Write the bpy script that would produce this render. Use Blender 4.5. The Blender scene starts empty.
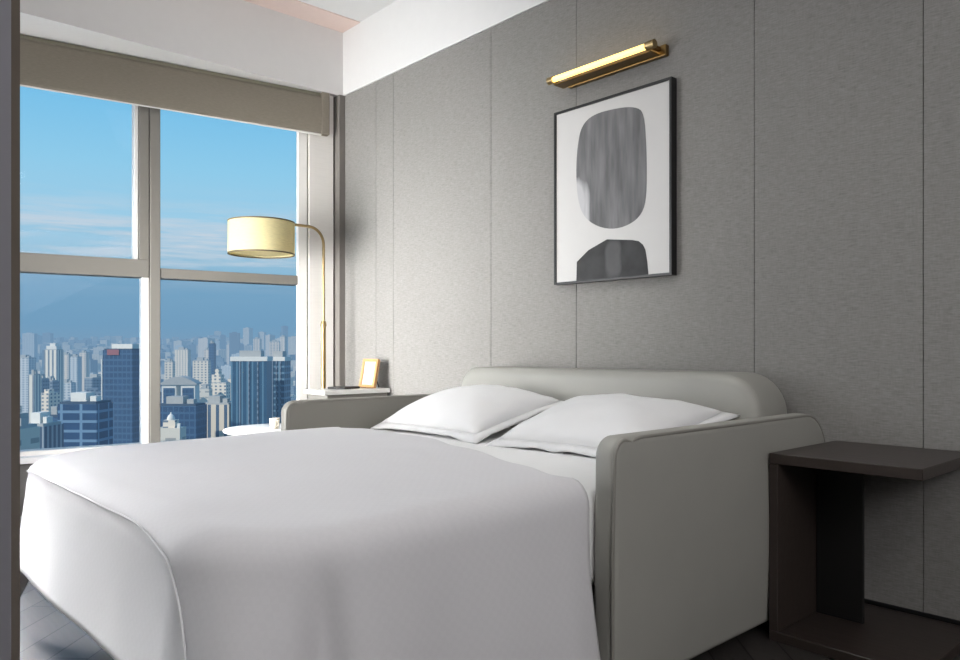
import bpy, bmesh, math, random
from mathutils import Vector, Matrix, noise

random.seed(7)
S = bpy.context.scene
COL = S.collection
PI = math.pi

# ------------------------------------------------------------------ colours
def lin(c):
    return tuple((v / 12.92 if v <= .04045 else ((v + .055) / 1.055) ** 2.4) for v in (x / 255 for x in c)) + (1.0,)

# ------------------------------------------------------------------ materials
def new_mat(name):
    m = bpy.data.materials.new(name); m.use_nodes = True
    nt = m.node_tree; nt.nodes.clear()
    out = nt.nodes.new('ShaderNodeOutputMaterial')
    return m, nt, out

def N(nt, typ, **kw):
    n = nt.nodes.new(typ)
    for k, v in kw.items():
        if k in n.inputs: n.inputs[k].default_value = v
        else: setattr(n, k, v)
    return n

def mth(nt, op, a, b=None, c=None):
    n = nt.nodes.new('ShaderNodeMath'); n.operation = op
    for i, v in enumerate((a, b, c)):
        if v is None: continue
        if isinstance(v, (int, float)): n.inputs[i].default_value = v
        else: nt.links.new(v, n.inputs[i])
    return n.outputs[0]

def mixc(nt, f, a, b):
    n = nt.nodes.new('ShaderNodeMix'); n.data_type = 'RGBA'
    for i, v in ((0, f), (6, a), (7, b)):
        if isinstance(v, (int, float, tuple)): n.inputs[i].default_value = v
        else: nt.links.new(v, n.inputs[i])
    return n.outputs[2]

def mat(name, rgb, rough=.5, metal=0., var=.06, scale=(20, 20, 20), bump=0., bscale=None, spec=.5, sheen=0., emit=None, es=0.):
    m, nt, out = new_mat(name)
    p = N(nt, 'ShaderNodeBsdfPrincipled', Roughness=rough, Metallic=metal)
    p.inputs['Specular IOR Level'].default_value = spec
    if sheen: p.inputs['Sheen Weight'].default_value = sheen
    tc = N(nt, 'ShaderNodeTexCoord')
    mp = N(nt, 'ShaderNodeMapping'); mp.inputs['Scale'].default_value = scale
    nt.links.new(tc.outputs['Object'], mp.inputs[0])
    nz = N(nt, 'ShaderNodeTexNoise', Scale=1.0, Detail=4.0)
    nt.links.new(mp.outputs[0], nz.inputs['Vector'])
    c = lin(rgb)
    d = tuple(v * (1 - var) for v in c[:3]) + (1,); l = tuple(min(1, v * (1 + var)) for v in c[:3]) + (1,)
    nt.links.new(mixc(nt, nz.outputs['Fac'], d, l), p.inputs['Base Color'])
    if bump:
        nb = nz
        if bscale:
            mp2 = N(nt, 'ShaderNodeMapping'); mp2.inputs['Scale'].default_value = bscale
            nt.links.new(tc.outputs['Object'], mp2.inputs[0])
            nb = N(nt, 'ShaderNodeTexNoise', Scale=1.0, Detail=3.0); nt.links.new(mp2.outputs[0], nb.inputs['Vector'])
        b = N(nt, 'ShaderNodeBump', Strength=bump, Distance=.01)
        nt.links.new(nb.outputs['Fac'], b.inputs['Height']); nt.links.new(b.outputs[0], p.inputs['Normal'])
    if emit:
        p.inputs['Emission Color'].default_value = lin(emit); p.inputs['Emission Strength'].default_value = es
    nt.links.new(p.outputs[0], out.inputs[0])
    return m

def wall_cloth(name, rgb):
    """woven wallcovering: fine horizontal threads"""
    m, nt, out = new_mat(name)
    p = N(nt, 'ShaderNodeBsdfPrincipled', Roughness=.85); p.inputs['Specular IOR Level'].default_value = .2
    tc = N(nt, 'ShaderNodeTexCoord')
    def nz(sc, det):
        mp = N(nt, 'ShaderNodeMapping'); mp.inputs['Scale'].default_value = sc
        nt.links.new(tc.outputs['Object'], mp.inputs[0])
        n = N(nt, 'ShaderNodeTexNoise', Scale=1.0, Detail=det, Roughness=.65); nt.links.new(mp.outputs[0], n.inputs['Vector'])
        return n.outputs['Fac']
    a = nz((26, 26, 330), 3.0); b = nz((160, 160, 40), 2.0); c = nz((1.3, 1.3, 1.3), 3.0)
    s = mth(nt, 'ADD', mth(nt, 'MULTIPLY', a, .75), mth(nt, 'MULTIPLY', b, .25))
    r = N(nt, 'ShaderNodeValToRGB'); e = r.color_ramp.elements
    k = lin(rgb)
    e[0].position = .34; e[0].color = tuple(v * .80 for v in k[:3]) + (1,)
    e[1].position = .66; e[1].color = tuple(v * 1.19 for v in k[:3]) + (1,)
    nt.links.new(s, r.inputs[0])
    f = mth(nt, 'ADD', mth(nt, 'MULTIPLY', c, .16), .92)
    mul = N(nt, 'ShaderNodeVectorMath', operation='SCALE'); nt.links.new(r.outputs[0], mul.inputs[0]); nt.links.new(f, mul.inputs['Scale'])
    nt.links.new(mul.outputs[0], p.inputs['Base Color'])
    bm = N(nt, 'ShaderNodeBump', Strength=.12, Distance=.003); nt.links.new(s, bm.inputs['Height']); nt.links.new(bm.outputs[0], p.inputs['Normal'])
    nt.links.new(p.outputs[0], out.inputs[0])
    return m

def floor_wood(name):
    m, nt, out = new_mat(name)
    p = N(nt, 'ShaderNodeBsdfPrincipled', Roughness=.36); p.inputs['Specular IOR Level'].default_value = .3
    tc = N(nt, 'ShaderNodeTexCoord')
    mp = N(nt, 'ShaderNodeMapping'); mp.inputs['Rotation'].default_value = (0, 0, math.radians(45))
    nt.links.new(tc.outputs['Object'], mp.inputs[0])
    br = N(nt, 'ShaderNodeTexBrick', Scale=1.0)
    br.inputs['Color1'].default_value = lin((84, 80, 78)); br.inputs['Color2'].default_value = lin((68, 64, 62)); br.inputs['Mortar'].default_value = lin((12, 11, 11))
    br.inputs['Mortar Size'].default_value = .003; br.inputs['Brick Width'].default_value = .9; br.inputs['Row Height'].default_value = .12
    nt.links.new(mp.outputs[0], br.inputs['Vector'])
    mp2 = N(nt, 'ShaderNodeMapping'); mp2.inputs['Scale'].default_value = (4, 60, 4); mp2.inputs['Rotation'].default_value = (0, 0, math.radians(45))
    nt.links.new(tc.outputs['Object'], mp2.inputs[0])
    nz = N(nt, 'ShaderNodeTexNoise', Scale=1.0, Detail=5.0); nt.links.new(mp2.outputs[0], nz.inputs['Vector'])
    nt.links.new(mixc(nt, mth(nt, 'MULTIPLY', nz.outputs['Fac'], .5), br.outputs['Color'], lin((22, 20, 20))), p.inputs['Base Color'])
    b = N(nt, 'ShaderNodeBump', Strength=.3, Distance=.003); nt.links.new(br.outputs['Fac'], b.inputs['Height']); b.invert = True
    nt.links.new(b.outputs[0], p.inputs['Normal'])
    nt.links.new(p.outputs[0], out.inputs[0])
    return m

def wood(name, rgb, rough=.4, axis=0):
    sc = [50, 50, 50]; sc[axis] = 3
    return mat(name, rgb, rough, var=.22, scale=tuple(sc), bump=.06)

def linen(name, rgb, check=0.):
    """cotton sheeting with a faint woven check"""
    m, nt, out = new_mat(name)
    p = N(nt, 'ShaderNodeBsdfPrincipled', Roughness=.8); p.inputs['Specular IOR Level'].default_value = .25; p.inputs['Sheen Weight'].default_value = .15
    tc = N(nt, 'ShaderNodeTexCoord')
    nz = N(nt, 'ShaderNodeTexNoise', Scale=5.0, Detail=3.0); nt.links.new(tc.outputs['Object'], nz.inputs['Vector'])
    k = lin(rgb)
    base = mixc(nt, nz.outputs['Fac'], tuple(v * .975 for v in k[:3]) + (1,), k)
    ck = N(nt, 'ShaderNodeTexChecker', Scale=75.0); nt.links.new(tc.outputs['Object'], ck.inputs['Vector'])
    base = mixc(nt, mth(nt, 'MULTIPLY', ck.outputs['Fac'], check), base, tuple(v * .8 for v in k[:3]) + (1,))
    nt.links.new(base, p.inputs['Base Color'])
    n2 = N(nt, 'ShaderNodeTexNoise', Scale=9.0, Detail=4.0); nt.links.new(tc.outputs['Object'], n2.inputs['Vector'])
    b = N(nt, 'ShaderNodeBump', Strength=.12, Distance=.02); nt.links.new(n2.outputs['Fac'], b.inputs['Height']); nt.links.new(b.outputs[0], p.inputs['Normal'])
    nt.links.new(p.outputs[0], out.inputs[0])
    return m

def glass(name, tint, refl=.05):
    m, nt, out = new_mat(name)
    t = N(nt, 'ShaderNodeBsdfTransparent', Color=lin(tint)); g = N(nt, 'ShaderNodeBsdfGlossy', Roughness=.02)
    fr = N(nt, 'ShaderNodeFresnel', IOR=1.25)
    mx = N(nt, 'ShaderNodeMixShader'); nt.links.new(mth(nt, 'MULTIPLY', fr.outputs[0], refl * 4), mx.inputs[0])
    nt.links.new(t.outputs[0], mx.inputs[1]); nt.links.new(g.outputs[0], mx.inputs[2]); nt.links.new(mx.outputs[0], out.inputs[0])
    return m

def fabric_translucent(name, rgb, amt=.35, glow=None, gs=0.):
    m, nt, out = new_mat(name)
    tc = N(nt, 'ShaderNodeTexCoord'); mp = N(nt, 'ShaderNodeMapping'); mp.inputs['Scale'].default_value = (40, 40, 260)
    nt.links.new(tc.outputs['Object'], mp.inputs[0]); nz = N(nt, 'ShaderNodeTexNoise', Scale=1.0, Detail=3.0); nt.links.new(mp.outputs[0], nz.inputs['Vector'])
    k = lin(rgb); c = mixc(nt, nz.outputs['Fac'], tuple(v * .80 for v in k[:3]) + (1,), tuple(min(1, v * 1.1) for v in k[:3]) + (1,))
    d = N(nt, 'ShaderNodeBsdfDiffuse'); t = N(nt, 'ShaderNodeBsdfTranslucent'); mx = N(nt, 'ShaderNodeMixShader', Fac=amt)
    nt.links.new(c, d.inputs[0]); nt.links.new(c, t.inputs[0]); nt.links.new(d.outputs[0], mx.inputs[1]); nt.links.new(t.outputs[0], mx.inputs[2])
    nt.links.new(mx.outputs[0], out.inputs[0])
    return m

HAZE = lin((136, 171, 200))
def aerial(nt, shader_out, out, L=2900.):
    """aerial perspective: haze glow mixed into the material by distance from the tower"""
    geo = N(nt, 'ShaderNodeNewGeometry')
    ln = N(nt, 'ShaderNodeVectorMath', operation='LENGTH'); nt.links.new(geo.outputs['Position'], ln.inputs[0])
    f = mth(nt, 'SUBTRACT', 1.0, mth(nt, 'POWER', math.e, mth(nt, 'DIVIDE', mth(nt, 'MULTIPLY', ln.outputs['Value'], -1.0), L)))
    e = N(nt, 'ShaderNodeEmission', Color=HAZE, Strength=1.0)  # glow stands in for haze, painted into each city material
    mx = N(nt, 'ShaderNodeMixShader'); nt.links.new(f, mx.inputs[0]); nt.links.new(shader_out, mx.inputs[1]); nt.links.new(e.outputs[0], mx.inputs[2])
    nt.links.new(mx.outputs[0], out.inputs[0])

def facade(name, wall, pane, fh=3.6, ww=3.0, hf=.5, vf=.55, rough=.6):
    """facade with rows of windows: hf / vf = glazed share across and up"""
    m, nt, out = new_mat(name)
    p = N(nt, 'ShaderNodeBsdfPrincipled', Roughness=rough)
    tc = N(nt, 'ShaderNodeTexCoord'); sp = N(nt, 'ShaderNodeSeparateXYZ'); nt.links.new(tc.outputs['Object'], sp.inputs[0])
    x, y, z = sp.outputs
    u = mth(nt, 'FRACT', mth(nt, 'DIVIDE', mth(nt, 'ADD', mth(nt, 'ADD', x, y), 500.), ww))
    v = mth(nt, 'FRACT', mth(nt, 'DIVIDE', mth(nt, 'ADD', z, 500.), fh))
    win = mth(nt, 'MULTIPLY', mth(nt, 'LESS_THAN', u, hf), mth(nt, 'LESS_THAN', v, vf))
    geo = N(nt, 'ShaderNodeNewGeometry'); sn = N(nt, 'ShaderNodeSeparateXYZ'); nt.links.new(geo.outputs['Normal'], sn.inputs[0])
    win = mth(nt, 'MULTIPLY', win, mth(nt, 'LESS_THAN', mth(nt, 'ABSOLUTE', sn.outputs[2]), .5))
    nz = N(nt, 'ShaderNodeTexNoise', Scale=.12, Detail=3.0); nt.links.new(tc.outputs['Object'], nz.inputs['Vector'])
    pc = lin(pane); pv = mixc(nt, nz.outputs['Fac'], tuple(c * .55 for c in pc[:3]) + (1,), tuple(c * 1.4 for c in pc[:3]) + (1,))
    nt.links.new(mixc(nt, win, lin(wall), pv), p.inputs['Base Color'])
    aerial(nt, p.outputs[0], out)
    return m

M = dict(
    wall=wall_cloth('woven_wallcovering', (140, 138, 135)),
    groove=mat('groove_backing', (70, 68, 66), .9),  # dark backing seen in the joints between wall panels
    white=mat('white_paint', (228, 228, 227), .8, var=.02),
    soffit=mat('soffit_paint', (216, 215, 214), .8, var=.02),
    pink=mat('blush_ceiling_strip', (226, 206, 198), .8, var=.03),  # pinkish tone of the ceiling strip beside the soffit
    frame=mat('window_frame_metal', (122, 119, 113), .5, var=.04),
    frame_lit=mat('lit_white_trim', (226, 224, 220), .6, var=.03),  # white trim; light on the reveals is put into the colour too
    frame_dark=mat('window_gasket', (96, 92, 88), .7),
    column=mat('grey_column_paint', (120, 116, 111), .8, var=.05),
    pilaster=mat('pale_fabric_panel', (216, 213, 208), .8, var=.07, scale=(8, 8, 120)),
    floor=floor_wood('dark_plank_floor'),
    jamb=mat('grey_door_jamb', (150, 149, 156), .6, var=.05),
    jamb_edge=mat('brown_door_edge', (92, 82, 72), .6, var=.08),
    glass_hi=glass('clear_glass', (252, 253, 254)),
    glass_lo=glass('tinted_glass', (240, 243, 246)),
    blind=fabric_translucent('blind_weave', (156, 148, 136), .3),
    blind_rail=mat('blind_headrail', (150, 146, 128), .6),
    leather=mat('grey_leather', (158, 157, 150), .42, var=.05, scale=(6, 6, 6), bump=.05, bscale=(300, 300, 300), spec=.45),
    leather_dk=mat('shaded_grey_leather', (134, 131, 124), .42, var=.05, scale=(6, 6, 6), bump=.05, bscale=(300, 300, 300), spec=.45),  # darker leather copy: shade on far arm and base put into the colour
    piping=mat('leather_piping', (140, 138, 131), .45, var=.06),
    black=mat('black_metal', (18, 18, 19), .45, var=.1),
    blackwood=wood('black_panel', (17, 16, 16), .5, 2),
    sheet=linen('white_sheet', (238, 238, 237)),
    duvet=linen('white_duvet', (214, 213, 215), .08),
    pillow=linen('white_pillowcase', (230, 230, 230)),
    darkwood=wood('dark_wood', (56, 48, 44), .35, 0),
    brass=mat('brushed_brass', (168, 146, 106), .32, metal=1., var=.1, scale=(4, 90, 90), bump=.03),
    brass_dk=mat('aged_brass', (128, 104, 66), .38, metal=1., var=.12),
    tube=mat('lit_tube', (255, 226, 150), .4, emit=(255, 214, 118), es=2.6),
    paper=mat('art_paper', (208, 207, 205), .8, var=.02),
    artblack=mat('black_art_frame', (20, 20, 21), .4, var=.1),
    shade=fabric_translucent('cream_lampshade', (240, 230, 186), .45),
    shade_trim=mat('shade_trim', (92, 80, 52), .6),
    marble=mat('white_marble', (232, 231, 228), .3, var=.04, scale=(5, 5, 5)),
    oak=wood('light_oak', (190, 144, 92), .5, 2),
    photo=mat('photo_paper', (206, 194, 186), .6, var=.25, scale=(30, 30, 30)),
    cup=mat('cup_glaze', (196, 188, 172), .4, var=.1),
    sill=mat('white_sill', (236, 236, 236), .5, var=.02),
    dim=mat('room_panelling', (140, 136, 130), .8),
    dark_wall=mat('window_wall_panel', (120, 118, 116), .8),
)

# ------------------------------------------------------------------ object helpers
def link(name, me, m, parent=None, smooth=None):
    o = bpy.data.objects.new(name, me); COL.objects.link(o)
    if m is not None:
        for k in (m if isinstance(m, (list, tuple)) else [m]): me.materials.append(k)
    if parent is not None: o.parent = parent
    if smooth is not None:
        me.polygons.foreach_set('use_smooth', [True] * len(me.polygons))
        if smooth < 3:
            me.set_sharp_from_angle(angle=smooth)
    return o

def obj(name, bm, m, parent=None, smooth=None):
    me = bpy.data.meshes.new(name)
    bmesh.ops.recalc_face_normals(bm, faces=bm.faces[:])
    bm.to_mesh(me); bm.free()
    return link(name, me, m, parent, smooth)

def tag(o, label=None, cat=None, group=None, kind=None):
    if label: o['label'] = label
    if cat: o['category'] = cat
    if group: o['group'] = group
    if kind: o['kind'] = kind
    return o

def empty(name, loc=(0, 0, 0), rz=0.):
    o = bpy.data.objects.new(name, None); COL.objects.link(o)
    o.location = loc; o.rotation_euler = (0, 0, rz); o.empty_display_size = .1
    return o

def B(): return bmesh.new()

def box(bm, x0, x1, y0, y1, z0, z1, bev=0., seg=2, mi=0):
    r = bmesh.ops.create_cube(bm, size=1.0)
    vs = r['verts']
    for v in vs:
        v.co = Vector(((x0 + x1) / 2 + v.co.x * (x1 - x0), (y0 + y1) / 2 + v.co.y * (y1 - y0), (z0 + z1) / 2 + v.co.z * (z1 - z0)))
    fs = {f for v in vs for f in v.link_faces}
    for f in fs: f.material_index = mi
    if bev:
        es = list({e for v in vs for e in v.link_edges})
        bmesh.ops.bevel(bm, geom=es, offset=bev, segments=seg, profile=.5, affect='EDGES', clamp_overlap=True)
    return bm

def tube(bm, pts, r, seg=10, cap=True):
    pts = [Vector(p) for p in pts]; rings = []
    rs = r if isinstance(r, (list, tuple)) else [r] * len(pts)
    t0 = (pts[1] - pts[0]).normalized()
    up = Vector((0, 0, 1)) if abs(t0.z) < .9 else Vector((1, 0, 0))
    n = t0.cross(up).normalized()
    for i, p in enumerate(pts):
        t = ((pts[min(i + 1, len(pts) - 1)] - pts[max(i - 1, 0)])).normalized()
        n = (n - t * n.dot(t)).normalized(); b = t.cross(n)
        rings.append([bm.verts.new(p + (n * math.cos(2 * PI * k / seg) + b * math.sin(2 * PI * k / seg)) * rs[i]) for k in range(seg)])
    for a, c in zip(rings, rings[1:]):
        for k in range(seg):
            bm.faces.new((a[k], a[(k + 1) % seg], c[(k + 1) % seg], c[k]))
    if cap:
        bm.faces.new(rings[0][::-1]); bm.faces.new(rings[-1])
    return bm

def lathe(bm, prof, c=(0, 0, 0), seg=40, closed=False):
    c = Vector(c); rings = []
    for r, z in prof:
        if r < 1e-6: rings.append([bm.verts.new(c + Vector((0, 0, z)))])
        else: rings.append([bm.verts.new(c + Vector((r * math.cos(2 * PI * k / seg), r * math.sin(2 * PI * k / seg), z))) for k in range(seg)])
    pairs = list(zip(rings, rings[1:])) + ([(rings[-1], rings[0])] if closed else [])
    for a, d in pairs:
        for k in range(seg):
            q = [a[k % len(a)], a[(k + 1) % len(a)], d[(k + 1) % len(d)], d[k % len(d)]]
            u = []
            for v in q:
                if v not in u: u.append(v)
            if len(u) > 2: bm.faces.new(u)
    return bm

def grid(bm, fn, nu, nv):
    vs = [[bm.verts.new(fn(i / nu, j / nv)) for j in range(nv + 1)] for i in range(nu + 1)]
    for i in range(nu):
        for j in range(nv):
            bm.faces.new((vs[i][j], vs[i + 1][j], vs[i + 1][j + 1], vs[i][j + 1]))
    return vs

def round_poly(corners, seg=8):
    """corners: (x, y, radius) in order; returns the outline with filleted corners"""
    out = []; n = len(corners)
    for i in range(n):
        p = Vector(corners[i][:2]); r = corners[i][2]
        if r <= 0: out.append(p.copy()); continue
        a = (Vector(corners[i - 1][:2]) - p).normalized(); b = (Vector(corners[(i + 1) % n][:2]) - p).normalized()
        ang = a.angle(b); d = r / math.tan(ang / 2); c = p + (a + b).normalized() * (r / math.sin(ang / 2))
        s = p + a * d - c; e = p + b * d - c
        tot = s.angle_signed(e) if s.length > 0 else 0
        for k in range(seg + 1):
            q = s.copy(); q.rotate(Matrix.Rotation(-tot * k / seg, 2)); out.append(c + q)
    return out

def cushion_slab(bm, outline, axis, a0, a1, rnd, puff=0., seg=5):
    """slab with the outline given in the two other axes, from a0 to a1 along axis, edges rounded by rnd, faces puffed out"""
    n = len(outline); cen = sum((Vector(p) for p in outline), Vector((0, 0))) / n
    nor = []
    for i in range(n):
        t = (Vector(outline[(i + 1) % n]) - Vector(outline[i - 1])).normalized(); q = Vector((t.y, -t.x))
        if q.dot(Vector(outline[i]) - cen) < 0: q = -q
        nor.append(q)
    def P(p, a):
        if axis == 0: return Vector((a, p[0], p[1]))
        if axis == 1: return Vector((p[0], a, p[1]))
        return Vector((p[0], p[1], a))
    rings = []
    def ring(inset, a, scale=None):
        if scale is None: pts = [Vector(outline[i]) - nor[i] * inset for i in range(n)]
        else: pts = [cen + (Vector(outline[i]) - nor[i] * rnd - cen) * scale for i in range(n)]
        rings.append([bm.verts.new(P(p, a)) for p in pts])
    inner = [.85, .6, .3]
    for k in reversed(range(len(inner))): ring(0, a0 - puff * (1 - inner[k] ** 2), inner[k])
    for k in range(seg + 1):
        th = PI / 2 * k / seg; ring(rnd * (1 - math.sin(th)), a0 + rnd * (1 - math.cos(th)))
    for k in range(seg + 1):
        th = PI / 2 * (1 - k / seg); ring(rnd * (1 - math.sin(th)), a1 - rnd * (1 - math.cos(th)))
    for k in range(len(inner)): ring(0, a1 + puff * (1 - inner[k] ** 2), inner[k])
    for a, c in zip(rings, rings[1:]):
        for k in range(n): bm.faces.new((a[k], a[(k + 1) % n], c[(k + 1) % n], c[k]))
    bm.faces.new(rings[0][::-1]); bm.faces.new(rings[-1])
    return bm

def struct(name, bm, m, parent=None, smooth=None):
    o = obj(name, bm, m, parent, smooth)
    if parent is None: o['kind'] = 'structure'
    return o

# ------------------------------------------------------------------ room shell
YW = 2.88            # wall behind the sofa
ZS, ZC = 2.76, 3.22  # soffit and ceiling heights
b = B(); box(b, -5.05, 2.0, -3.0, 3.1, -.12, 0); struct('floor', b, M['floor'])
b = B(); box(b, -5.6, 2.0, -3.0, 3.1, ZC, ZC + .15); struct('ceiling', b, M['white'])
# panels of the wallcovering with narrow gaps over a dark backing
seams = [-4.62, -4.232, -4.032, -3.094, -2.468, -1.522, -.901, .05, 1.0, 2.0]
wb = empty('wall_back'); wb['kind'] = 'structure'
b = B(); box(b, -4.72, 2.0, YW + .012, 3.1, 0, ZC); obj('backing', b, M['groove'], wb)
for i in range(len(seams) - 1):
    b = B(); box(b, seams[i] + .0013, seams[i + 1] - .0013, YW, YW + .0125, 0.0, ZS, .001, 1)
    obj('wall_panel', b, M['wall'], wb)
b = B(); box(b, -4.645, 2.0, YW - .006, YW + .02, ZS + .004, ZC); struct('trim_1', b, M['white'])
b = B(); box(b, -4.62, 2.0, YW - .012, YW, 0, .045, .003, 1); struct('baseboard_back', b, M['black'])
b = B(); box(b, 1.85, 2.0, -3.0, 3.1, 0, ZC); struct('wall_right', b, M['dim'])
b = B(); box(b, -5.6, 2.0, -3.15, -3.0, 0, ZC); struct('wall_front', b, M['dim'])
# soffit above the window and the blush ceiling strip beside it
b = B(); box(b, -5.6, -4.64, -3.0, YW, ZS, ZC, .0); struct('trim_2', b, M['soffit'])
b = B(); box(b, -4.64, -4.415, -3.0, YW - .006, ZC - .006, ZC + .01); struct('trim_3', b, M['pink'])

# ------------------------------------------------------------------ window wall (slightly canted to the room)
RZ = math.atan2(.98752, .15746)
W = empty('window_1', (-4.978, .94, 0), RZ); W['kind'] = 'structure'
S0, S1 = -3.2, 1.645
def wbox(name, m, s0, s1, q0, q1, z0, z1, bev=.003):
    b = B(); box(b, s0, s1, q0, q1, z0, z1, bev, 1); return obj(name, b, m, W)
# mullions, rails, glass (local x along the wall, local y outward)
wbox('mullion', M['frame'], .695, .755, .02, .16, .35, ZS)
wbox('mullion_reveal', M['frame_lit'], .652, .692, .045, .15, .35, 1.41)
wbox('gasket', M['frame_dark'], .690, .697, .035, .15, .35, ZS)
wbox('sash_stile', M['frame'], .632, .690, .03, .15, 1.50, ZS)
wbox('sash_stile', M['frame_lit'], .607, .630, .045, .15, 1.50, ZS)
wbox('rail', M['frame'], -1.30, .690, .025, .15, 1.405, 1.515)
wbox('rail', M['frame'], .757, 1.66, .025, .15, 1.405, 1.468)
wbox('mullion', M['frame'], -1.36, -1.28, .02, .16, .35, ZS)
wbox('rail', M['frame'], S0, -1.36, .025, .15, 1.405, 1.515)
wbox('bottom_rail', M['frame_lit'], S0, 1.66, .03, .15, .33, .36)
wbox('top_rail', M['frame'], S0, 1.66, .03, .15, ZS - .06, ZS)
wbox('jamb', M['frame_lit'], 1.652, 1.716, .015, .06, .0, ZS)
wbox('jamb_joint', M['frame_dark'], 1.714, 1.724, .03, .058, .0, ZS)
for s0, s1, z0, z1, m in ((S0, -1.36, .36, 1.41, 'glass_lo'), (S0, -1.36, 1.51, ZS - .06, 'glass_hi'), (-1.28, .652, .36, 1.41, 'glass_lo'), (-1.28, .61, 1.51, ZS - .06, 'glass_hi'),
                          (.755, 1.647, .36, 1.41, 'glass_lo'), (.755, 1.647, 1.465, ZS - .06, 'glass_hi')):
    b = B(); box(b, s0, s1, .055, .061, z0, z1); obj('pane', b, M[m], W)
def wstruct(name, m, s0, s1, q0, q1, z0, z1, bev=.003):
    b = B(); box(b, s0, s1, q0, q1, z0, z1, bev, 1)
    o = struct(name, b, m); o.location = W.location; o.rotation_euler = W.rotation_euler; return o
wstruct('window_sill', M['sill'], S0, 1.645, -.06, .12, .30, .335)
wstruct('wall_left', M['dark_wall'], S0, 1.645, -.02, .3, 0, .30)
wstruct('pilaster', M['pilaster'], 1.724, 1.905, .0, .055, 0, ZS)
b = B(); box(b, -4.74, -4.62, 2.835, YW + .012, 0, ZS); struct('corner_column', b, M['column'])
b = B(); box(b, -5.75, -5.45, -3.0, -2.0, 0, ZC); struct('wall_end', b, M['white'])

# doorway edge close to the camera
J = empty('door_1', (-1.612, .304, 0), math.atan2(.7417, .6705)); J['kind'] = 'structure'
b = B(); box(b, -.85, .0, -.0285, -.0275, 0, 2.6); obj('door_face', b, M['jamb'], J)
b = B(); box(b, -.85, .0, -.0275, .0, 0, 2.6, .001, 1); obj('door_leaf', b, M['jamb_edge'], J)

# ------------------------------------------------------------------ roman blind
BL = empty('roman_blind', (-4.978, .94, 0), RZ)
tag(BL, 'taupe fabric roman blind drawn up under the ceiling above the window', 'blind')
b = B(); box(b, -1.2, 1.80, -.02, .012, ZS - .055, ZS - .001, .004, 2); obj('headrail', b, M['blind_rail'], BL)
b = B()
def blind_fn(u, v):
    s = -1.2 + 3.045 * u
    z = ZS - .03 - .262 * v
    q = -.026 - .010 * math.sin(v * PI) - .004 * math.sin(s * 3.1) * v
    return Vector((s, q, z - .004 * math.sin(s * 2.3) * v))
grid(b, blind_fn, 60, 14); o = obj('blind_fabric', b, M['blind'], BL, 3.2)
md = o.modifiers.new('thick', 'SOLIDIFY'); md.thickness = .012; md.offset = 1
b = B(); box(b, 1.80, 1.858, -.05, .012, ZS - .296, ZS - .002, .006, 2); obj('side_hem', b, M['blind'], BL)
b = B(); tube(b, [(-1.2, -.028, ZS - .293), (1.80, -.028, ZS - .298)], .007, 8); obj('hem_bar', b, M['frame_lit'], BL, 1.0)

# ------------------------------------------------------------------ sofa bed
SB = empty('sofa_bed', (-2.16, 2.2, 0))
tag(SB, 'grey leather sofa bed pulled out against the panelled wall', 'sofa')
SB_loc = Vector((-2.16, 2.2, 0))
def part(name, bm, m, parent=SB, smooth=1.0):
    o = obj(name, bm, m, parent, smooth)
    org = Vector((0, 0, 0)); q = parent
    while q: org += q.location; q = q.parent
    o.data.transform(Matrix.Translation(-org)); return o
def arm(x0, x1, y0, m):
    out = round_poly([(y0, .045, .03), (2.825, .045, .03), (2.825, .722, .16), (y0 + .01, .722, .055)], 7)
    b = B(); cushion_slab(b, out, 0, x0, x1, .022, .012)
    a = part('armrest', b, m)
    x = x1 - .0064; yf = y0 + .0064
    rp_ = round_poly([(yf, .05, 0), (2.8186, .05, 0), (2.8186, .7156, .154), (yf + .010, .7156, .049)], 8)
    path = [Vector((2.8186, .1))] + rp_[2:] + [Vector((yf, .4)), Vector((yf, .06))]
    P = []
    for k in range(len(path) - 1):
        p, q = path[k], path[k + 1]; n = max(1, int((q - p).length / .02))
        for j in range(n):
            e = p.lerp(q, j / n); P.append((x, e.x, e.y - .011 * math.exp(-((e.x - y0 - .085) / .02) ** 2) * (e.y > .6)))
    P.append((x, path[-1].x, path[-1].y))
    b = B(); tube(b, P, .0055, 8); part('piping', b, M['piping'], a)
    return a
arm(-1.280, -1.205, 1.55, M['leather'])
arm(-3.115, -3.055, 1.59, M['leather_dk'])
b = B(); out = round_poly([(-3.05, .30, .03), (-1.355, .30, .03), (-1.355, .862, .16), (-3.05, .862, .13)], 9)
cushion_slab(b, out, 1, 2.60, 2.85, .04, .012, 6); part('backrest', b, M['leather'])
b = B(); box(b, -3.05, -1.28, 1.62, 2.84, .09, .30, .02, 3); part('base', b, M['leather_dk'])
b = B(); box(b, -2.98, -1.34, .70, 1.62, .235, .275, .006, 2); part('pull_out_frame', b, M['black'])
for x in (-2.9, -1.45):
    for y in (.82, 1.5):
        b = B(); box(b, x - .02, x + .02, y - .02, y + .02, 0, .24, .004, 1); part('leg', b, M['black'])
for x in (-3.09, -1.24):
    for y in (1.66, 2.72):
        b = B(); lathe(b, [(0, 0), (.02, 0), (.026, .05), (0, .05)], (x, y, 0), 16); part('foot', b, M['black'])

b = B(); out = round_poly([(-3.045, .62, .12), (-1.285, .62, .12), (-1.285, 2.615, .05), (-3.045, 2.615, .05)], 8)
cushion_slab(b, out, 2, .305, .572, .05, .006, 6)
mt = obj('mattress', b, M['sheet'], None, 3.2)
tag(mt, 'white sheeted mattress lying on the pulled-out sofa bed under the duvet', 'mattress')

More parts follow.
